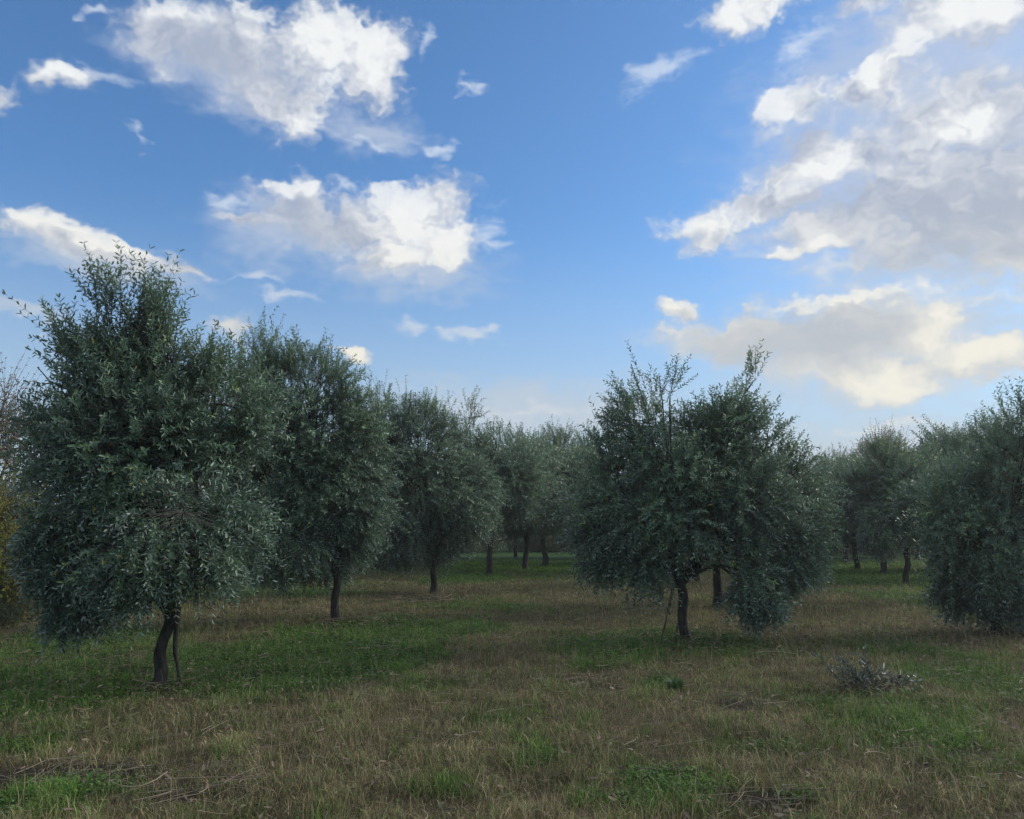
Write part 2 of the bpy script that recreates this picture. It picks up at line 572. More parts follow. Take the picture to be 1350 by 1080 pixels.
def blades(x, y, height, width, lean, tint, name, lbl, cat, kind='stuff', z0=0.0):
    n = len(x)
    z = ground_height(x, y) - 0.01 + z0
    az = rng.random(n) * 2 * math.pi
    d = np.stack([np.cos(az), np.sin(az), np.zeros(n)], -1)
    az2 = rng.random(n) * 2 * math.pi
    w = np.stack([np.cos(az2), np.sin(az2), np.zeros(n)], -1) * width[:, None] / 2
    base = np.stack([x, y, z], -1)
    up = np.array([0, 0, 1.0])
    mid = base + d * (lean * height * 0.30)[:, None] + up * (height * np.sqrt(np.clip(1 - (lean * 0.6) ** 2, .1, 1)) * 0.55)[:, None]
    tip = base + d * (lean * height)[:, None] + up * (height * np.sqrt(np.clip(1 - lean ** 2, 0.03, 1)))[:, None]
    V = np.stack([base - w, base + w, mid + w * 0.8, mid - w * 0.8, tip], 1).reshape(-1, 3)
    i = np.arange(n)[:, None] * 5
    q = i + np.array([[0, 1, 2, 3]])
    t = i + np.array([[3, 2, 4]])
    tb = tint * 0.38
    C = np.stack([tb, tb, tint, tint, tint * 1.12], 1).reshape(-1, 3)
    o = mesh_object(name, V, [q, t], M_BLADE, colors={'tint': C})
    tag(o, lbl, cat, kind=kind)
    return o


def scatter(dens_near, y0, y1, margin, power):
    """points over the view's ground, thinner with distance"""
    k = 0.64
    xs, ys = [], []
    y = y0
    while y < y1:
        step = 0.5 if y < 10 else 1.0
        half = k * (y + step) * 1.04 + margin
        dens = dens_near * (4.0 / max(y, 4.0)) ** power
        n = int(2 * half * step * dens)
        xs.append((rng.random(n) * 2 - 1) * half)
        ys.append(y + rng.random(n) * step)
        y += step
    return np.concatenate(xs), np.concatenate(ys)


def build_grass():
    x, y = scatter(6500, 2.6, 40.0, 1.0, 1.35)
    g, b = greenness(x, y), bare_or_shaded(x, y)
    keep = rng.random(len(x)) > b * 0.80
    x, y, g = x[keep], y[keep], g[keep]
    n = len(x)
    clump = noise2(x, y, 5.0, 2, 20.0)
    is_green = rng.random(n) < np.clip((g - 0.25) * 1.9 + (clump - 0.5) * 1.2 + 0.16, 0.14, 0.96)
    far = np.clip(y / 9.0, 1.0, 3.5)
    r = rng.random((n, 1)) ** 1.5
    straw = np.array([0.125, 0.108, 0.052]) * (1 - r) + np.array([0.52, 0.425, 0.225]) * r
    grey = rng.random(n) < 0.35
    straw[grey] = straw[grey] * np.array([0.62, 0.66, 0.72])
    red = rng.random(n) < 0.05
    straw[red] = straw[red] * np.array([0.9, 0.65, 0.55])
    green = np.array([0.040, 0.125, 0.018]) * (1 - r) + np.array([0.16, 0.31, 0.045]) * r
    olive = (rng.random(n) < 0.4)
    green[olive] = green[olive] * np.array([1.25, 0.9, 1.0])
    tint = np.where(is_green[:, None], green, straw)
    tint = tint * (0.30 + 1.35 * noise2(x, y, 3.1, 4, 31.0))[:, None] * (0.6 + 0.8 * rng.random((n, 1)))
    h = np.where(is_green, rng.gamma(6.0, 0.013, n) + 0.02, rng.gamma(4.5, 0.019, n) + 0.02) * (0.25 + 1.5 * clump ** 1.3)
    wdt = np.where(is_green, 0.0036, 0.0026) * (0.7 + 0.7 * rng.random(n)) * far
    lean = np.clip(rng.beta(2.6, 1.2, n) * 1.06, 0, 0.985)
    blades(x, y, h, wdt, lean, tint, 'meadow_grass', 'short dry and green meadow grass covering the ground between the olive trees', 'grass')
    # a few seed stalks standing higher
    x, y = scatter(60, 2.6, 22.0, 1.0, 0.7)
    n = len(x)
    h = rng.random(n) * 0.16 + 0.12
    tint = np.array([0.36, 0.28, 0.17]) * (0.6 + 0.6 * rng.random((n, 1)))
    blades(x, y, h, 0.003 * np.clip(y / 8.0, 1, 3), rng.random(n) * 0.7, tint, 'tall_grass', 'thin pale dry stalks rising above the meadow grass', 'grass')


build_grass()


def build_ground_cover():
    """low broad-leaved weeds among the grass: little rounded leaves close to the ground"""
    x, y = scatter(700, 2.8, 30.0, 1.0, 1.0)
    g = greenness(x, y)
    keep = rng.random(len(x)) < np.clip((g - 0.35) * 1.7 + 0.05, 0.03, 1)
    x, y = x[keep], y[keep]
    n = len(x)
    m = 5
    far = np.clip(y / 9.0, 1.0, 2.6)
    cx = np.repeat(x, m)
    cy = np.repeat(y, m)
    fr = np.repeat(far, m)
    N = n * m
    az = rng.random(N) * 2 * math.pi
    reach = (0.012 + 0.03 * rng.random(N)) * fr
    z = ground_height(cx, cy) + 0.015 + 0.045 * rng.random(N)
    c = np.stack([cx + np.cos(az) * reach, cy + np.sin(az) * reach, z], -1)
    L = (0.006 + 0.009 * rng.random(N)) * fr
    d = unit(np.stack([np.cos(az), np.sin(az), rng.normal(0.1, 0.35, N)], -1))
    s = unit(np.cross(d, np.array([0, 0, 1.0]) + rng.normal(0, 0.25, (N, 3))))
    prof = [(-1, 0), (-0.35, 0.62), (0.45, 0.6), (1, 0), (0.45, -0.6), (-0.35, -0.62)]
    V = np.stack([c + d * (L * a)[:, None] + s * (L * b)[:, None] for a, b in prof], 1).reshape(-1, 3)
    i = np.arange(N)[:, None] * 6
    q = np.concatenate([i + np.array([[0, 1, 2, 3]]), i + np.array([[0, 3, 4, 5]])])
    r = rng.random((N, 1))
    tint = np.array([0.035, 0.085, 0.018]) * (1 - r) + np.array([0.12, 0.19, 0.05]) * r
    o = mesh_object('ground_cover', V, [q], M_BLADE, colors={'tint': np.repeat(tint, 6, axis=0)})
    tag(o, 'low round-leaved green weeds growing through the grass', 'weeds', kind='stuff')


build_ground_cover()


def build_litter():
    """loose straw, fallen stalks and prunings lying on the grass"""
    x, y = scatter(130, 2.7, 20.0, 0.8, 1.0)
    b = bare_or_shaded(x, y)
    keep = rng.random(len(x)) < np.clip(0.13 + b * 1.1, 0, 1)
    x, y, b = x[keep], y[keep], b[keep]
    n = len(x)
    L = (rng.gamma(4, 0.045, n) + 0.05) * np.where(b > 0.3, 1.0, 0.6)
    az = np.where(b > 0.3, rng.normal(0.4, 0.7, n), rng.random(n) * 6.283)
    K = 6
    t = np.linspace(-0.5, 0.5, K)[None, :, None]
    d = np.stack([np.cos(az), np.sin(az), rng.normal(0, 0.10, n)], -1)
    side = np.stack([-np.sin(az), np.cos(az), rng.normal(0, 0.3, n)], -1)
    base = np.stack([x, y, ground_height(x, y) + 0.03 + 0.05 * rng.random(n)], -1)
    P = base[:, None] + d[:, None] * (L[:, None, None] * t) + side[:, None] * (t ** 2 * L[:, None, None] * rng.normal(0, 0.5, n)[:, None, None])
    rad = (0.0013 + 0.0016 * rng.random(n)) * np.clip(y / 7.0, 1, 2)
    v, q = tubes(P, np.repeat(rad[:, None], K, 1), 4)
    r = rng.random((n, 1))
    tint = np.array([0.10, 0.085, 0.075]) * (1 - r) + np.array([0.38, 0.31, 0.22]) * r ** 1.5
    o = mesh_object('dry_straw', v, [q], M_BLADE, colors={'tint': np.repeat(tint, K * 4, axis=0)})
    tag(o, 'scattered grey and pale straw with cut stalks lying on the grass', 'straw', kind='stuff')


build_litter()


def build_leaf_litter():
    """fallen brown and grey leaves, thickest under the crowns"""
    n = 9000
    cen = np.array([on_ground(*p) for p in ((207, 900), (443, 821), (571, 784), (904, 846), (1312, 836))])
    j = rng.integers(0, 8, n)
    x0, y0 = scatter(160, 2.8, 20.0, 0.6, 1.0)
    pick = rng.integers(0, len(x0), n)
    jj = np.minimum(j, 4)
    x = np.where(j < 5, cen[jj, 0] + rng.normal(0, 1.0, n), x0[pick])
    y = np.where(j < 5, cen[jj, 1] + rng.normal(0, 0.9, n), y0[pick])
    az = rng.random(n) * 2 * math.pi
    c = np.stack([x, y, ground_height(x, y) + 0.025 + 0.06 * rng.random(n)], -1)
    d = unit(np.stack([np.cos(az), np.sin(az), rng.normal(0, 0.3, n)], -1))
    s = unit(np.cross(d, np.array([0, 0, 1.0]) + rng.normal(0, 0.4, (n, 3))))
    L = 0.022 + 0.014 * rng.random(n)
    prof = [(-1, 0), (-0.35, 0.30), (0.4, 0.28), (1, 0), (0.4, -0.28), (-0.35, -0.30)]
    V = np.stack([c + d * (L * a)[:, None] + s * (L * b)[:, None] for a, b in prof], 1).reshape(-1, 3)
    i = np.arange(n)[:, None] * 6
    q = np.concatenate([i + np.array([[0, 1, 2, 3]]), i + np.array([[0, 3, 4, 5]])])
    r = rng.random((n, 1))
    tint = np.array([0.07, 0.045, 0.03]) * (1 - r) + np.array([0.26, 0.21, 0.15]) * r ** 1.5
    o = mesh_object('fallen_leaves', V, [q], M_BLADE, colors={'tint': np.repeat(tint, 6, axis=0)})
    tag(o, 'small brown and grey fallen leaves strewn in the grass under the olives', 'fallen leaves', kind='stuff')


build_leaf_litter()


# ------------------------------------------------------------------ trees
def leaves_on(P, T, leaf_len, leaf_wid, spread, twig_tone, young, pairs_az, rg):
    """P,T (n,k,3): leaf nodes and tangents on n twigs; two opposite leaves at each node"""
    n, k, _ = P.shape
    ref = unit(np.cross(T, unit(rg.normal(0, 1, (n, 1, 3)))))
    other = np.cross(T, ref)
    V, TN = [], []
    for sgn in (0.0, math.pi):
        a = pairs_az[None, :] + sgn + rg.normal(0, 0.35, (n, k))
        s = ref * np.cos(a)[..., None] + other * np.sin(a)[..., None]
        sp = spread * (0.75 + 0.5 * rg.random((n, k)))
        ld = unit(T * np.cos(sp)[..., None] + s * np.sin(sp)[..., None] + rg.normal(0, 0.10, (n, k, 3)))
        up = unit(T - ld * np.sum(T * ld, -1, keepdims=True) + rg.normal(0, 0.30, (n, k, 3)) + np.array([0, 0, 0.25]))
        w = unit(np.cross(ld, up))
        nrm = np.cross(w, ld)
        L = (leaf_len * (0.70 + 0.5 * rg.random((n, k))))[..., None]
        Wd = (leaf_wid * (0.75 + 0.5 * rg.random((n, k))))[..., None] / 2
        curl = rg.normal(-0.06, 0.06, (n, k))[..., None] * L
        lift = nrm * Wd * 0.35
        v0 = P
        v1 = P + ld * L + nrm * curl * 1.6
        l1 = P + ld * L * 0.30 + w * Wd * 0.85 + lift
        l2 = P + ld * L * 0.68 + w * Wd * 0.90 + lift + nrm * curl * 0.6
        r1 = P + ld * L * 0.30 - w * Wd * 0.85 + lift
        r2 = P + ld * L * 0.68 - w * Wd * 0.90 + lift + nrm * curl * 0.6
        V.append(np.stack([v0, l1, l2, v1, r2, r1], 2))
        tn = np.clip(twig_tone[:, None] + rg.normal(0, 0.20, (n, k)), 0, 0.88) + young[:, None] * (np.linspace(0, 1, k)[None, :] > 0.55) * 0.28
        tn = np.where(rg.random((n, k)) < 0.006, 1.4, tn)          # a few yellowed leaves
        TN.append(np.repeat(tn[..., None], 6, -1))
    V = np.stack(V, 0).reshape(-1, 3)
    TN = np.stack(TN, 0).ravel()
    i = np.arange(len(V) // 6)[:, None] * 6
    q = np.concatenate([i + np.array([[0, 1, 2, 3]]), i + np.array([[0, 3, 4, 5]])])
    return V, q, TN


def build_tree(name, lobes, trunk_top, n_twigs, seed, leaf_mat=None, leaf=(0.066, 0.0195), pairs=10, trunk_r=0.10, fork_bits=(), bark=None, twig_len=(0.24, 0.44), clump=0.40, up_bias=1.0, stems=1, twig_r=0.0026, young_share=0.10, lean_curve=0.0):
    """lobes: (x, y, z, rx, ry, rz, weight) in the tree's own frame, weight < 1 for airy shoots; returns the thing"""
    rg = np.random.default_rng(seed)
    leaf_mat = leaf_mat or M_LEAF
    bark = bark or M_BARK
    lobes = np.array([(*l[:6], l[6] if len(l) > 6 else 1.0) for l in lobes], float)
    root = empty(name, (0, 0, 0))
    top = np.array(trunk_top, float)
    wood = []
    # trunk
    K = 22
    t = np.linspace(0, 1, K)
    P = np.outer(t, top)
    P[:, 0] += lean_curve * np.sin(t * math.pi)
    P[:, 0] += 0.02 * np.sin(t * 9 + seed)
    P[:, 1] += 0.02 * np.cos(t * 7 + seed)
    P[:, 2] -= 0.06 * (1 - t)
    rad = trunk_r * (1.0 - 0.25 * t + 0.30 * np.exp(-t * 9) + 0.20 * np.exp(-t * 24) + 0.18 * np.exp(-((t - 1) * 6) ** 2))
    if stems == 1:
        v, q = tubes(P[None], rad[None], 20)
        c = np.repeat(P, 20, axis=0)
        dv = v - c
        nz = N3(np.concatenate([unit(dv) * 2.0 + seed, v[:, 2:3] * 3], 1)[:, :3] + v * 4) - 0.5
        v = c + dv * (1 + 0.40 * nz[:, None])
        wood.append((v, q))
    # limbs to every lobe
    skel, skel_w = [], []
    K = 12
    t = np.linspace(0, 1, K)
    limb_paths = []
    for j, l in enumerate(lobes):
        c = l[:3] + rg.normal(0, 0.08, 3)
        start = top * (0.93 if j % 2 else 0.98) if stems == 1 else rg.normal(0, 0.15, 3) * np.array([1, 1, 0])
        ctrl = start + (c - start) * np.array([0.35, 0.35, 0.65]) + rg.normal(0, 0.10, 3)
        if c[2] < top[2] + 0.7:
            ctrl = (start + c) / 2 + np.array([0, 0, 0.55])
        B = ((1 - t) ** 2)[:, None] * start + (2 * t * (1 - t))[:, None] * ctrl + (t ** 2)[:, None] * c
        B += np.cumsum(rg.normal(0, 0.012, (K, 3)), 0) * t[:, None]
        r0 = trunk_r * (0.48 if l[6] >= 1 else 0.18) * (0.8 + 0.4 * rg.random())
        r = r0 * (1 - t) ** 1.25 + 0.006
        limb_paths.append(B)
        wood.append(tubes(B[None], r[None], 8))
        skel.append(B)
    # secondary branches
    K2 = 9
    t2 = np.linspace(0, 1, K2)
    Ps, Rs = [], []
    for j, l in enumerate(lobes):
        size = min(1.0, float(l[3]) / 0.5)
        for _ in range(15 if size > 0.75 else 6):
            s = limb_paths[j][rg.integers(4, 12)]
            for _try in range(10):                     # branches reach where the foliage is, not into the gaps
                e = l[:3] + unit(rg.normal(0, 1, 3)) * l[3:6] * (0.45 + 0.35 * rg.random())
                if N3(e * 3.7 + seed * 3.7) * 0.65 + N3(e * 6.0 + seed) * 0.35 > clump + 0.08:
                    break
            else:
                continue
            ctrl = s + (e - s) * 0.5 + np.array([0, 0, 0.10 * up_bias]) + rg.normal(0, 0.06, 3)
            B = ((1 - t2) ** 2)[:, None] * s + (2 * t2 * (1 - t2))[:, None] * ctrl + (t2 ** 2)[:, None] * e
            B += np.cumsum(rg.normal(0, 0.008, (K2, 3)), 0)
            Ps.append(B)
            Rs.append(0.011 * size * (1 - t2) + 0.0035)
    Ps, Rs = np.array(Ps), np.array(Rs)
    wood.append(tubes(Ps, Rs, 5))
    nodes = np.concatenate([np.concatenate([b[3:] for b in limb_paths]), Ps.reshape(-1, 3)])
    v, q = join(wood)
    trunk = mesh_object('trunk' if stems == 1 else 'stems', v, [q], bark, root, smooth_faces=True)
    for path, radii in fork_bits:
        fp = np.array(path, float)
        tt = np.linspace(0, 1, 16)
        src = np.linspace(0, 1, len(fp))
        B = np.stack([np.interp(tt, src, fp[:, a]) for a in range(3)], -1)
        B[1:-1] = (B[:-2] + B[1:-1] * 2 + B[2:]) / 4
        rr = np.interp(tt, np.linspace(0, 1, len(radii)), radii) * (1 + 0.12 * rg.normal(0, 1, 16))
        vv, qq = tubes(B[None], rr[None], 10)
        mesh_object('side_stem', vv, [qq], bark, root, smooth_faces=True)
    # twigs
    vol = lobes[:, 3] * lobes[:, 4] * lobes[:, 5]
    area = vol ** (2 / 3) * 0.5 + vol * 0.5
    share = area * np.abs(lobes[:, 6])
    share /= share.sum()
    want = n_twigs
    z_lo, z_hi = (lobes[:, 2] - lobes[:, 5]).min(), (lobes[:, 2] + lobes[:, 5]).max()
    pts, own = [], []
    tot = 0
    while tot < want:
        m = want * 2
        j = rg.choice(len(lobes), m, p=share)
        u = unit(rg.normal(0, 1, (m, 3)))
        r = 0.20 + 0.72 * rg.random(m) ** 0.50
        p = lobes[j, :3] + u * lobes[j, 3:6] * r[:, None]
        nz = N3(p * 3.7 + seed * 3.7) * 0.65 + N3(p * 6.0 + seed) * 0.35
        ok = nz > clump + np.interp((p[:, 2] - z_lo) / (z_hi - z_lo), [0.4, 0.9], [0.0, 0.06]) + 0.10 * rg.normal(0, 1, m) * 0.5
        ok &= p[:, 2] > 0.10
        frac = (p[:, 2] - z_lo) / (z_hi - z_lo)
        ok &= rg.random(m) > np.interp(frac, [0.22, 0.50, 0.95], [0.0, 0.48, 0.56])
        pts.append(p[ok])
        own.append(j[ok])
        tot += ok.sum()
    p = np.concatenate(pts)[:want]
    own = np.concatenate(own)[:want]
    l = lobes[own]
    n = len(p)
    zc0, zc1 = (lobes[:, 2] - lobes[:, 5]).min(), (lobes[:, 2] + lobes[:, 5]).max()
    hgt = (p[:, 2] - zc0) / (zc1 - zc0)
    cen = (lobes[:, :3] * vol[:, None]).sum(0) / vol.sum()
    outw = unit((p - l[:, :3]) / l[:, 3:6] ** 1.0) * 0.7 + unit((p - cen) * np.array([1, 1, 0.6])) * 0.6
    upw = np.interp(hgt, [0, 0.25, 0.5, 0.8, 1.0], [-0.75, -0.35, 0.35, 0.95, 1.3]) * up_bias
    airy = l[:, 6] < 1
    upw = upw + np.where(airy & (hgt > 0.5), 0.6, 0)
    d = unit(outw + np.array([0, 0, 1.0]) * upw[:, None] + rg.normal(0, 0.66, (n, 3)))
    L = twig_len[0] + (twig_len[1] - twig_len[0]) * rg.random(n)
    L = L * np.where(airy, 1.30, 1.0)
    long_ = rg.random(n) < np.interp(hgt, [0.5, 0.8], [0.04, 0.22])
    L = L * np.where(long_, 1.4, 1.0) * np.interp(hgt, [0.0, 0.3], [0.62, 1.0])
    droop = np.interp(hgt, [0, 0.4, 0.7, 1.0], [0.45, 0.28, 0.10, -0.05]) * (0.5 + rg.random(n))
    kk = np.linspace(0.10, 1.0, pairs)
    g = np.array([0, 0, -1.0])
    NP = p[:, None] + d[:, None] * (L[:, None, None] * kk[None, :, None]) + g * ((kk ** 2)[None, :, None] * (L * droop)[:, None, None])
    TT = unit(d[:, None] + g * (2 * kk[None, :, None] * droop[:, None, None]))
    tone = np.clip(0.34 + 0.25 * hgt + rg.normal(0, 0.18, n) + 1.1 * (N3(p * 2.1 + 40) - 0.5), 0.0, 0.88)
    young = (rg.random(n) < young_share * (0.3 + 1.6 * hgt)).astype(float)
    V, Q, TN = leaves_on(NP, TT, leaf[0], leaf[1], 0.80, tone, young, np.arange(pairs) * math.pi / 2, rg)
    # twig stems and what joins them to the branches
    ks = np.linspace(0, 1.0, 5)
    SP = p[:, None] + d[:, None] * (L[:, None, None] * ks[None, :, None]) + g * ((ks ** 2)[None, :, None] * (L * droop)[:, None, None])
    sv, sq = tubes(SP, np.repeat((twig_r * (1 - 0.6 * ks))[None], n, 0), 3)
    near = np.empty((n, 3))
    for a in range(0, n, 500):
        dd = ((p[a:a + 500, None] - nodes[None]) ** 2).sum(-1)
        near[a:a + 500] = nodes[dd.argmin(1)]
    kc = np.linspace(0, 1, 5)[None, :, None]
    mid = (near + p) / 2 - d * 0.06 + rg.normal(0, 0.02, (n, 3))
    CP = (1 - kc) ** 2 * near[:, None] + 2 * kc * (1 - kc) * mid[:, None] + kc ** 2 * p[:, None]
    cv, cq = tubes(CP, np.repeat(np.linspace(twig_r * 1.7, twig_r, 5)[None], n, 0), 3)
    tv, tq = join([(sv, sq), (cv, cq)])
    nl = len(V)
    allv = np.concatenate([V, tv])
    faces = np.concatenate([Q, tq + nl])
    mi = np.concatenate([np.zeros(len(Q)), np.ones(len(tq))])
    tn = np.concatenate([TN, np.full(len(tv), 0.4)])
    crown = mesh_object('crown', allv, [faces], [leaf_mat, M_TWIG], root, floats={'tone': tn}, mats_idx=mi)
    return root


def lobes_px(spec, base_xy, Y, flatten=0.66):
    """lobes traced in the photograph, given their real distance, size and thickness"""
    out = []
    base = np.array([base_xy[0], base_xy[1], float(ground_height(*base_xy))])
    for s in spec:
        cx, cy, rx, rz, dy = s[:5]
        c = at(cx, cy, Y + dy) - base
        k = (Y + dy) / F_PX
        rx, rz = max(rx - 0.11 / k, 0.62 * rx), max(rz - 0.13 / k, 0.60 * rz)      # twigs reach past the lobe
        out.append((c[0], c[1], c[2], rx * k, max(rx, rz * 0.8) * k * flatten, rz * k, s[5] if len(s) > 5 else 1.0))
    return out


def place(root, xy, rz=0.0, scale=1.0, sink=0.0):
    root.location = (xy[0], xy[1], float(ground_height(*xy)) - sink)
    root.rotation_euler = (0, 0, rz)
    root.scale = (scale, scale, scale)


def copy_thing(root, xy, rz, scale, label, cat, group=None):
    r = root.copy()
    var = random.Random(int(xy[0] * 97 + xy[1] * 31))
    scene.collection.objects.link(r)
    for ch in root.children:
        c = ch.copy()
        scene.collection.objects.link(c)
        c.parent = r
    place(r, xy, rz, scale)
    r.scale = (scale * var.uniform(0.88, 1.16), scale * var.uniform(0.88, 1.16), scale * var.uniform(0.94, 1.05))
    for k in ('label', 'category', 'group'):
        if k in r:
            del r[k]
    tag(r, label, cat, group)
    return r


ROWS = 'olive trees of the grove'

# the big olive at the near end of the first row
bA = on_ground(207, 900)
A = build_tree('olive_tree', lobes_px([
    (165, 600, 125, 115, 0), (125, 510, 84, 80, 0.1), (215, 500, 74, 75, 0.3), (112, 440, 56, 56, 0.0, 0.85), (168, 425, 60, 62, 0.1, 0.85), (226, 448, 46, 54, 0.2, 0.85), (92, 700, 60, 92, 0.0),
    (282, 545, 88, 98, 0.4), (245, 670, 85, 80, -0.6), (298, 690, 54, 58, 0.1), (68, 570, 38, 78, 0.1, 0.8), (130, 760, 62, 55, 0.2), (190, 700, 85, 72, 0.5), (165, 740, 60, 50, -0.5), (262, 735, 55, 42, -0.3), (100, 790, 50, 40, 0.1), (74, 495, 38, 40, 0.0, 0.7), (42, 500, 22, 14, 0.1, 0.35), (255, 470, 34, 40, 0.2, 0.7),
    (135, 400, 34, 34, 0, 0.6), (195, 405, 30, 34, 0.2, 0.6), (92, 425, 38, 40, 0, 0.7), (240, 425, 34, 40, 0.2, 0.7)],
    bA, bA[1]), at(224, 800, bA[1]) - np.array([*bA, 0]), 5600, 6, trunk_r=0.066, clump=0.49,
    fork_bits=[(((0.235, 0.03, -0.05), (0.21, 0.02, 0.15), (0.165, 0.0, 0.36), (0.165, 0.0, 0.55), (0.16, 0.0, 0.80)), (0.022, 0.020, 0.022, 0.028, 0.04))])
place(A, bA)
tag(A, 'large dark olive tree nearest the camera, its trunk split by a thin crooked side stem', 'olive tree', ROWS)

bB = on_ground(443, 821)
B = build_tree('olive_tree', lobes_px([
    (385, 548, 102, 98, 0), (345, 500, 50, 50, 0, 0.9), (415, 650, 80, 80, 0.1), (405, 490, 52, 38, 0.2, 0.9), (458, 592, 74, 92, 0.2), (350, 620, 80, 95, 0), (375, 720, 70, 52, -0.3), (465, 690, 42, 62, 0), (330, 462, 16, 18, 0, 0.5), (445, 490, 30, 30, 0, 0.8), (490, 570, 36, 50, 0.4), (345, 455, 30, 28, 0.2, 0.7), (480, 650, 50, 70, 0.4), (312, 495, 36, 48, 0.3, 0.9), (300, 600, 44, 70, 0.3), (325, 690, 50, 60, 0.2),
    (300, 560, 50, 80, 0.6), (420, 730, 50, 40, 0.4)],
    bB, bB[1]), at(443, 745, bB[1]) - np.array([*bB, 0]), 6400, 8, trunk_r=0.075, clump=0.46)
place(B, bB)
tag(B, 'tall olive tree with a straight grey trunk, second in the row after the largest', 'olive tree', ROWS)

bF = on_ground(904, 846)
F = build_tree('olive_tree', lobes_px([
    (900, 620, 110, 66, 0), (850, 560, 58, 58, 0.1), (840, 492, 36, 46, 0, 0.75), (874, 508, 32, 36, 0.2, 0.7), (955, 570, 64, 56, 0), (984, 516, 36, 40, 0.1, 0.75), (1010, 580, 30, 40, 0, 0.6), (830, 680, 66, 66, 0),
    (795, 715, 42, 48, 0.1), (985, 660, 72, 72, -0.2), (1025, 720, 52, 66, 0.2), (1000, 775, 46, 46, -0.3), (920, 680, 60, 52, 0.5), (850, 745, 40, 32, -0.1, 0.8), (800, 610, 28, 45, 0.1, 0.7), (1050, 650, 34, 54, 0.3, 0.8), (1035, 600, 26, 30, 0.2, 0.5), (1062, 700, 28, 60, 0.3), (1045, 630, 30, 30, 0.1, 0.6), (780, 640, 34, 50, 0.2, 0.8), (905, 690, 58, 40, -0.4), (965, 705, 48, 46, 0.2), (860, 680, 50, 46, -0.3)],
    bF, bF[1]), at(898, 766, bF[1]) - np.array([*bF, 0]), 5200, 14, trunk_r=0.072, clump=0.49,
    fork_bits=[((tuple(at(897, 775, bF[1]) - np.array([*bF, 0])), tuple(at(888, 750, bF[1]) - np.array([*bF, 0])), tuple(at(882, 725, bF[1] + .05) - np.array([*bF, 0])), tuple(at(876, 690, bF[1] + .1) - np.array([*bF, 0]))), (0.06, 0.045, 0.042, 0.035))])
place(F, bF)
tag(F, 'round two-peaked olive tree with thin stakes against its forked trunk', 'olive tree', ROWS)

bK = on_ground(1312, 836)
Kt = build_tree('olive_tree', lobes_px([
    (1365, 630, 92, 90, 0), (1278, 668, 60, 60, 0.2), (1300, 720, 75, 72, -0.2), (1370, 570, 60, 50, 0.1, 0.9), (1275, 765, 48, 50, 0), (1335, 775, 55, 50, 0.1), (1420, 680, 80, 100, 0),
    (1318, 624, 40, 30, 0.3, 0.9), (1420, 580, 60, 60, 0), (1348, 548, 22, 20, 0.2, 0.5), (1245, 680, 30, 50, 0.1, 0.9), (1390, 770, 50, 45, 0.3)],
    bK, bK[1]), at(1320, 765, bK[1]) - np.array([*bK, 0]), 5000, 21, trunk_r=0.07, clump=0.46)
place(Kt, bK)
tag(Kt, 'broad silvery olive tree at the picture edge, its crown hanging down to the grass', 'olive tree', ROWS)

bC = on_ground(571, 784)
C = build_tree('olive_tree', lobes_px([
    (545, 588, 74, 70, 0), (555, 640, 66, 62, 0.2), (495, 605, 58, 82, 0.1), (545, 555, 42, 30, 0, 0.9), (520, 710, 50, 40, -0.3), (605, 680, 45, 50, 0), (600, 610, 34, 44, 0.5), (560, 715, 50, 35, 0.4), (495, 545, 34, 34, 0, 0.7), (585, 565, 34, 36, 0.2, 0.8), (622, 548, 20, 24, 0.8, 0.5), (625, 650, 36, 60, 0.6), (490, 660, 40, 60, 0.2)],
    bC, bC[1]), at(573, 735, bC[1]) - np.array([*bC, 0]), 5600, 30, trunk_r=0.085, clump=0.45, leaf=(0.068, 0.021))
place(C, bC)
tag(C, 'dense olive tree on a short upright trunk, third in the row by a bare patch', 'olive tree', ROWS)


def generic(seed, n=3400, leaf=(0.078, 0.026), spread=1.0, height=4.3, trunk=0.95, **kw):
    rg = np.random.default_rng(seed)
    lob = [(0, 0, 2.45, 1.05 * spread, 1.05 * spread, 1.05)]
    for k in range(6):
        a = k * math.pi / 3 + rg.random()
        r = (0.45 + 0.65 * rg.random()) * spread
        lob.append((r * math.cos(a), r * math.sin(a), 1.35 + 1.6 * rg.random(), *(0.50 + 0.40 * rg.random((2,))) * spread, 0.50 + 0.35 * rg.random()))
    for k in range(3):
        a = rg.random() * 6.28
        lob.append((0.5 * math.cos(a), 0.5 * math.sin(a), height - 0.75 - 0.3 * rg.random(), 0.48, 0.48, 0.50, 0.7))
    rt = build_tree('olive_tree', lob, (0.08, 0.03, trunk), n, seed, leaf=leaf, trunk_r=0.09, clump=0.46, **kw)
    return rt


G1, G2, G3 = generic(101), generic(102, young_share=0.3), generic(103, spread=1.1)

def px_at(px, Y):
    return ((px - W_PX / 2) / F_PX * Y * math.cos(PITCH) / 1.0 * 1.02, Y)


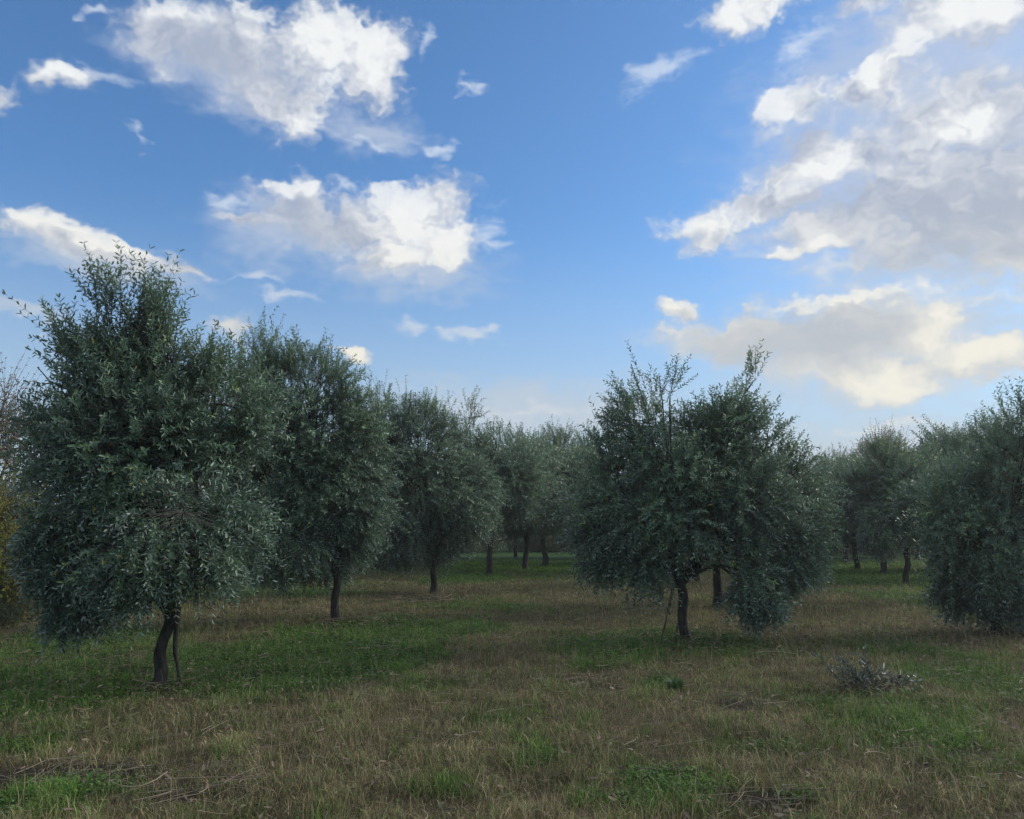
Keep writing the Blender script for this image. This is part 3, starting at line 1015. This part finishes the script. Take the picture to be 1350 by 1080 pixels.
tree_list = [
    # source, base pixel, rotation, scale, label
    (G1, on_ground(644, 758), 0.6, 1.28, 'olive tree with a leaning trunk, fourth in the row, before the far green strip'),
    (G2, on_ground(719, 746), 2.2, 1.45, 'pale green olive tree in the far green strip, end of the open aisle'),
    (G3, on_ground(947, 802), 4.0, 0.98, 'olive tree whose slim trunk stands just behind the tree with the stakes'),
    (G2, on_ground(1195, 771), 5.0, 0.98, 'olive tree nearest of three in the far green clearing, with a dark trunk'),
    (G1, on_ground(1166, 757), 1.2, 1.05, 'olive tree with a pale trunk, middle one of three in the far green clearing'),
    (G3, on_ground(1131, 751), 3.0, 1.08, 'olive tree with a short trunk, farthest of three in the far green clearing'),
]
first = {}
for src, xy, rz, sc, lab in tree_list:
    if src.name not in first:
        first[src.name] = 1
        place(src, xy, rz, sc)
        tag(src, lab, 'olive tree', ROWS)
        continue
    copy_thing(src, xy, rz, sc, lab, 'olive tree', ROWS)
more = [
    (G1, (9.4, 17.6), 2.0, 0.74, 'olive tree showing its top behind the broad silvery tree at the picture edge'),
    (G3, (0.5, 31.5), 0.3, 1.4, 'thin-trunked olive tree half hidden between third and fourth of the row'),
    (G1, (3.4, 41.0), 2.9, 1.55, 'far olive tree right behind the pale green one in the aisle'),
    (G2, (5.4, 24.0), 1.1, 0.95, 'olive tree hidden up to its crown behind the two-peaked one'),
]
for src, xy, rz, sc, lab in more:
    copy_thing(src, xy, rz, sc, lab, 'olive tree', ROWS)
k = 0
for (x, y) in [(-8.4, 19.5), (-7.6, 25.5), (-6.4, 31.5), (-5.2, 38), (6.6, 31), (7.6, 38), (15.5, 38.5), (14.8, 26), (17.5, 32), (-3.0, 44), (0.2, 47), (5.0, 47.5), (9.0, 45), (12.5, 46), (16.5, 45), (21, 42), (-8.5, 46), (-14, 34), (-13, 44), (24, 47), (-19, 47)]:
    src = (G1, G2, G3)[k % 3]
    copy_thing(src, (x + rng.normal(0, .3), y + rng.normal(0, .4)), rng.random() * 6.28, 1.22 + 0.25 * rng.random(),
               'far olive tree of the back rows, bits of its crown showing between nearer trees', 'olive tree', 'olive trees of the back rows')
    k += 1

# deciduous trees and hedge behind the grove
def wild(name, seed, n, mat, height, width, leaf, pairs, stems=1, **kw):
    rg = np.random.default_rng(seed)
    lob = []
    for i in range(9):
        a = rg.random() * 6.28
        r = width * 0.5 * rg.random() ** 0.5
        z = height * (0.30 + 0.50 * rg.random()) if stems == 1 else height * (0.15 + 0.62 * rg.random())
        lob.append((r * math.cos(a), r * math.sin(a), z, width * 0.26, width * 0.26, height * 0.20))
    lob.append((0, 0, height * 0.82, width * 0.22, width * 0.22, height * 0.17, 0.8))
    return build_tree(name, lob, (0.1, 0, height * 0.22), n, seed, leaf_mat=mat, leaf=leaf, pairs=pairs, stems=stems, trunk_r=0.14, twig_len=(0.4, 0.9), up_bias=1.1, twig_r=0.006, **kw)


W1 = wild('bare_tree', 61, 2600, M_LEAF_BROWN, 7.0, 5.0, (0.08, 0.045), 7, bark=M_BARK, clump=0.3)
place(W1, px_at(1158, 46), 0, 1.0)
tag(W1, 'reddish brown half-bare tree rising behind the olives of the far clearing', 'tree', 'half-bare trees behind the grove')
W2 = wild('bare_tree', 62, 2200, M_LEAF_BROWN, 4.6, 3.6, (0.05, 0.028), 6, bark=M_BARK, clump=0.3)
place(W2, px_at(-12, 17.0), 0, 1.0)
tag(W2, 'bare brown tree at the edge of the picture beyond the large dark olive', 'tree', 'half-bare trees behind the grove')
copy_thing(W1, px_at(1110, 58), 2.0, 0.85, 'low pale treetops just past the two-peaked olive tree', 'tree', 'half-bare trees behind the grove')
copy_thing(W1, px_at(1205, 56), 4.0, 0.80, 'brown half-bare tree behind the far clearing, next to the reddish one', 'tree', 'half-bare trees behind the grove')
Y1 = wild('autumn_bush', 63, 1500, M_LEAF_YELLOW, 2.6, 2.2, (0.05, 0.028), 8, stems=3)
place(Y1, px_at(2, 14.2), 0, 1.0)
tag(Y1, 'yellow-green bush under the bare brown tree at the picture edge', 'bush', 'bushes at the field edge')
H1 = wild('hedge_bush', 64, 2200, M_LEAF_GREEN, 4.2, 4.6, (0.10, 0.05), 7, stems=3)
place(H1, (-22, 55), 0, 1.1)
tag(H1, 'dark hedge bush far behind the grove, glimpsed between crowns', 'bush', 'hedge behind the grove')
for i in range(26):
    x = -50 + i * 4.4 + rng.normal(0, .6)
    if abs(x + 22) < 2:
        continue
    copy_thing(H1, (x, 57 + rng.normal(0, 2.5)), rng.random() * 6.28, 0.9 + 0.3 * rng.random(),
               'dark hedge bush far behind the grove, glimpsed between crowns', 'bush', 'hedge behind the grove')
copy_thing(H1, px_at(-12, 13.4), 1.0, 0.24, 'low grey-green bush in the grass below the yellow-green one', 'bush', 'bushes at the field edge')


# ------------------------------------------------------------------ small things
def rod(name, p0, p1, r, label, cat, group=None, bend=0.02):
    t = np.linspace(0, 1, 14)[:, None]
    p0, p1 = np.array(p0, float), np.array(p1, float)
    P = p0 * (1 - t) + p1 * t
    P += np.array([bend, 0, 0]) * np.sin(t * math.pi) + rng.normal(0, 0.002, P.shape)
    rr = r * (1.1 - 0.4 * t[:, 0]) * (1 + 0.10 * rng.normal(0, 1, 14))
    rr[-1] *= 0.3
    v, q = tubes(P[None], rr[None], 8)
    o = mesh_object(name, v - p0, [q], M_CANE, smooth_faces=True)
    o.location = p0
    tag(o, label, cat, group)
    return o


def g3(px, py):
    x, y = on_ground(px, py)
    return np.array([x, y, float(ground_height(x, y)) - 0.04])


rod('stake', g3(871, 843), at(888, 758, bF[1] + 0.03), 0.010, 'outer of two thin canes leaning from the grass into the two-peaked olive tree', 'stake', 'canes at the two-peaked olive tree')
rod('stake', g3(874, 840), at(892, 764, bF[1] - 0.02), 0.008, 'inner cane, next to the trunk, of two leaning into the two-peaked olive tree', 'stake', 'canes at the two-peaked olive tree', bend=-0.015)
rod('stake', g3(893, 842), at(893, 821, on_ground(893, 842)[1]), 0.016, 'short dark stub of a stake upright in the grass beside the trunk', 'stake', 'canes at the two-peaked olive tree', bend=0.0)


def cut_branch():
    c = g3(1150, 912)
    root = empty('cut_branch', c + np.array([0, 0, 0.03]))
    rg = np.random.default_rng(77)
    K = 12
    t = np.linspace(0, 1, K)
    stems, rad = [], []
    specs = []
    for i in range(40):
        if i < 16:                                  # the bundle lying to the side
            p0 = np.array([-0.22 + 0.35 * rg.random(), rg.normal(0, .10), 0.03 + 0.08 * rg.random()])
            a = rg.normal(-0.15, 0.35)
            d = np.array([math.cos(a), math.sin(a) - 0.2, 0.15 + 0.55 * rg.random()])
            L = 0.26 + 0.22 * rg.random()
        elif i < 34:                               # shoots standing up
            p0 = np.array([-0.25 + 0.30 * rg.random(), rg.normal(0, .08), 0.03])
            d = np.array([rg.normal(-0.30, 0.35), rg.normal(0, .3), 0.95])
            L = 0.24 + 0.22 * rg.random()
        else:
            p0 = np.array([0.0 + 0.1 * rg.random(), rg.normal(0, .05), 0.03])
            d = np.array([-0.9, rg.normal(0, .5), 0.15 + 0.2 * rg.random()])
            L = 0.25 + 0.12 * rg.random()
        specs.append((p0, unit(d), L))
    for p0, d, L in specs:
        stems.append(p0 + np.outer(t, d) * L + np.outer(t ** 2, (0, 0, -0.55)) * L * 0.5 * (1 if d[2] < .6 else .2))
        rad.append(0.0045 * (1 - 0.7 * t))
    v, q = tubes(np.array(stems), np.array(rad), 5)
    mesh_object('stem', v, [q], M_CANE, root, smooth_faces=True)
    P = np.array(stems)[:, 2::2]
    T = unit(np.gradient(np.array(stems), axis=1))[:, 2::2]
    V, Q, TN = leaves_on(P, T, 0.075, 0.022, 0.75, 0.2 + 0.7 * rg.random(40), np.zeros(40), np.arange(P.shape[1]) * math.pi / 2, rg)
    V[:, 2] = np.maximum(V[:, 2], -0.02)
    mesh_object('leaves', V, [Q], M_LEAF_CUT, root, floats={'tone': TN})
    tag(root, 'cut olive branch with silvery drying leaves lying on the grass', 'branch')


cut_branch()


def tuft():
    c = g3(890, 915)
    n = 420
    rg = np.random.default_rng(5)
    az = rg.random(n) * 6.283
    rr = 0.05 * rg.random(n) ** 0.5
    x, y = c[0] + np.cos(az) * rr, c[1] + np.sin(az) * rr
    base = np.stack([np.cos(az) * rr, np.sin(az) * rr, np.zeros(n)], -1)
    h = 0.08 + 0.10 * rg.random(n)
    ln = 0.2 + 0.5 * rg.random(n)
    d = np.stack([np.cos(az), np.sin(az), np.zeros(n)], -1)
    up = np.array([0, 0, 1.0])
    w = np.cross(d, up) * 0.003
    mid = base + d * (h * ln * 0.35)[:, None] + up * (h * 0.6)[:, None]
    tip = base + d * (h * ln)[:, None] + up * (h * (1 - 0.3 * ln))[:, None]
    V = np.stack([base - w, base + w, mid + w, mid - w, tip], 1).reshape(-1, 3)
    i = np.arange(n)[:, None] * 5
    r = rg.random((n, 1))
    tint = np.array([0.03, 0.085, 0.035]) * (1 - r) + np.array([0.07, 0.15, 0.05]) * r
    o = mesh_object('grass_tuft', V, [i + np.array([[0, 1, 2, 3]]), i + np.array([[3, 2, 4]])], M_BLADE, colors={'tint': np.repeat(tint, 5, axis=0)})
    o.location = c + np.array([0, 0, 0.03])
    tag(o, 'dark green tuft of grass standing alone in the dry turf', 'grass tuft')


tuft()


# ------------------------------------------------------------------ air
def build_haze():
    x0, x1, y0, y1, z0, z1 = -150.0, 150.0, -40.0, 150.0, -1.5, 16.0
    V = np.array([(x, y, z) for x in (x0, x1) for y in (y0, y1) for z in (z0, z1)])
    q = np.array([(0, 1, 3, 2), (4, 6, 7, 5), (0, 4, 5, 1), (2, 3, 7, 6), (0, 2, 6, 4), (1, 5, 7, 3)])
    m = bpy.data.materials.new('haze')
    m.use_nodes = True
    t = m.node_tree
    t.nodes.clear()
    out = t.nodes.new('ShaderNodeOutputMaterial')
    pv = t.nodes.new('ShaderNodeVolumePrincipled')
    pv.inputs['Color'].default_value = (0.88, 0.90, 0.86, 1)
    pv.inputs['Density'].default_value = 0.0009
    pv.inputs['Anisotropy'].default_value = 0.3
    t.links.new(pv.outputs[0], out.inputs['Volume'])
    o = mesh_object('haze', V, [q], m)
    tag(o, kind='stuff')
    tag(o, 'thin pale evening air between the near and far olive trees', 'haze')


build_haze()
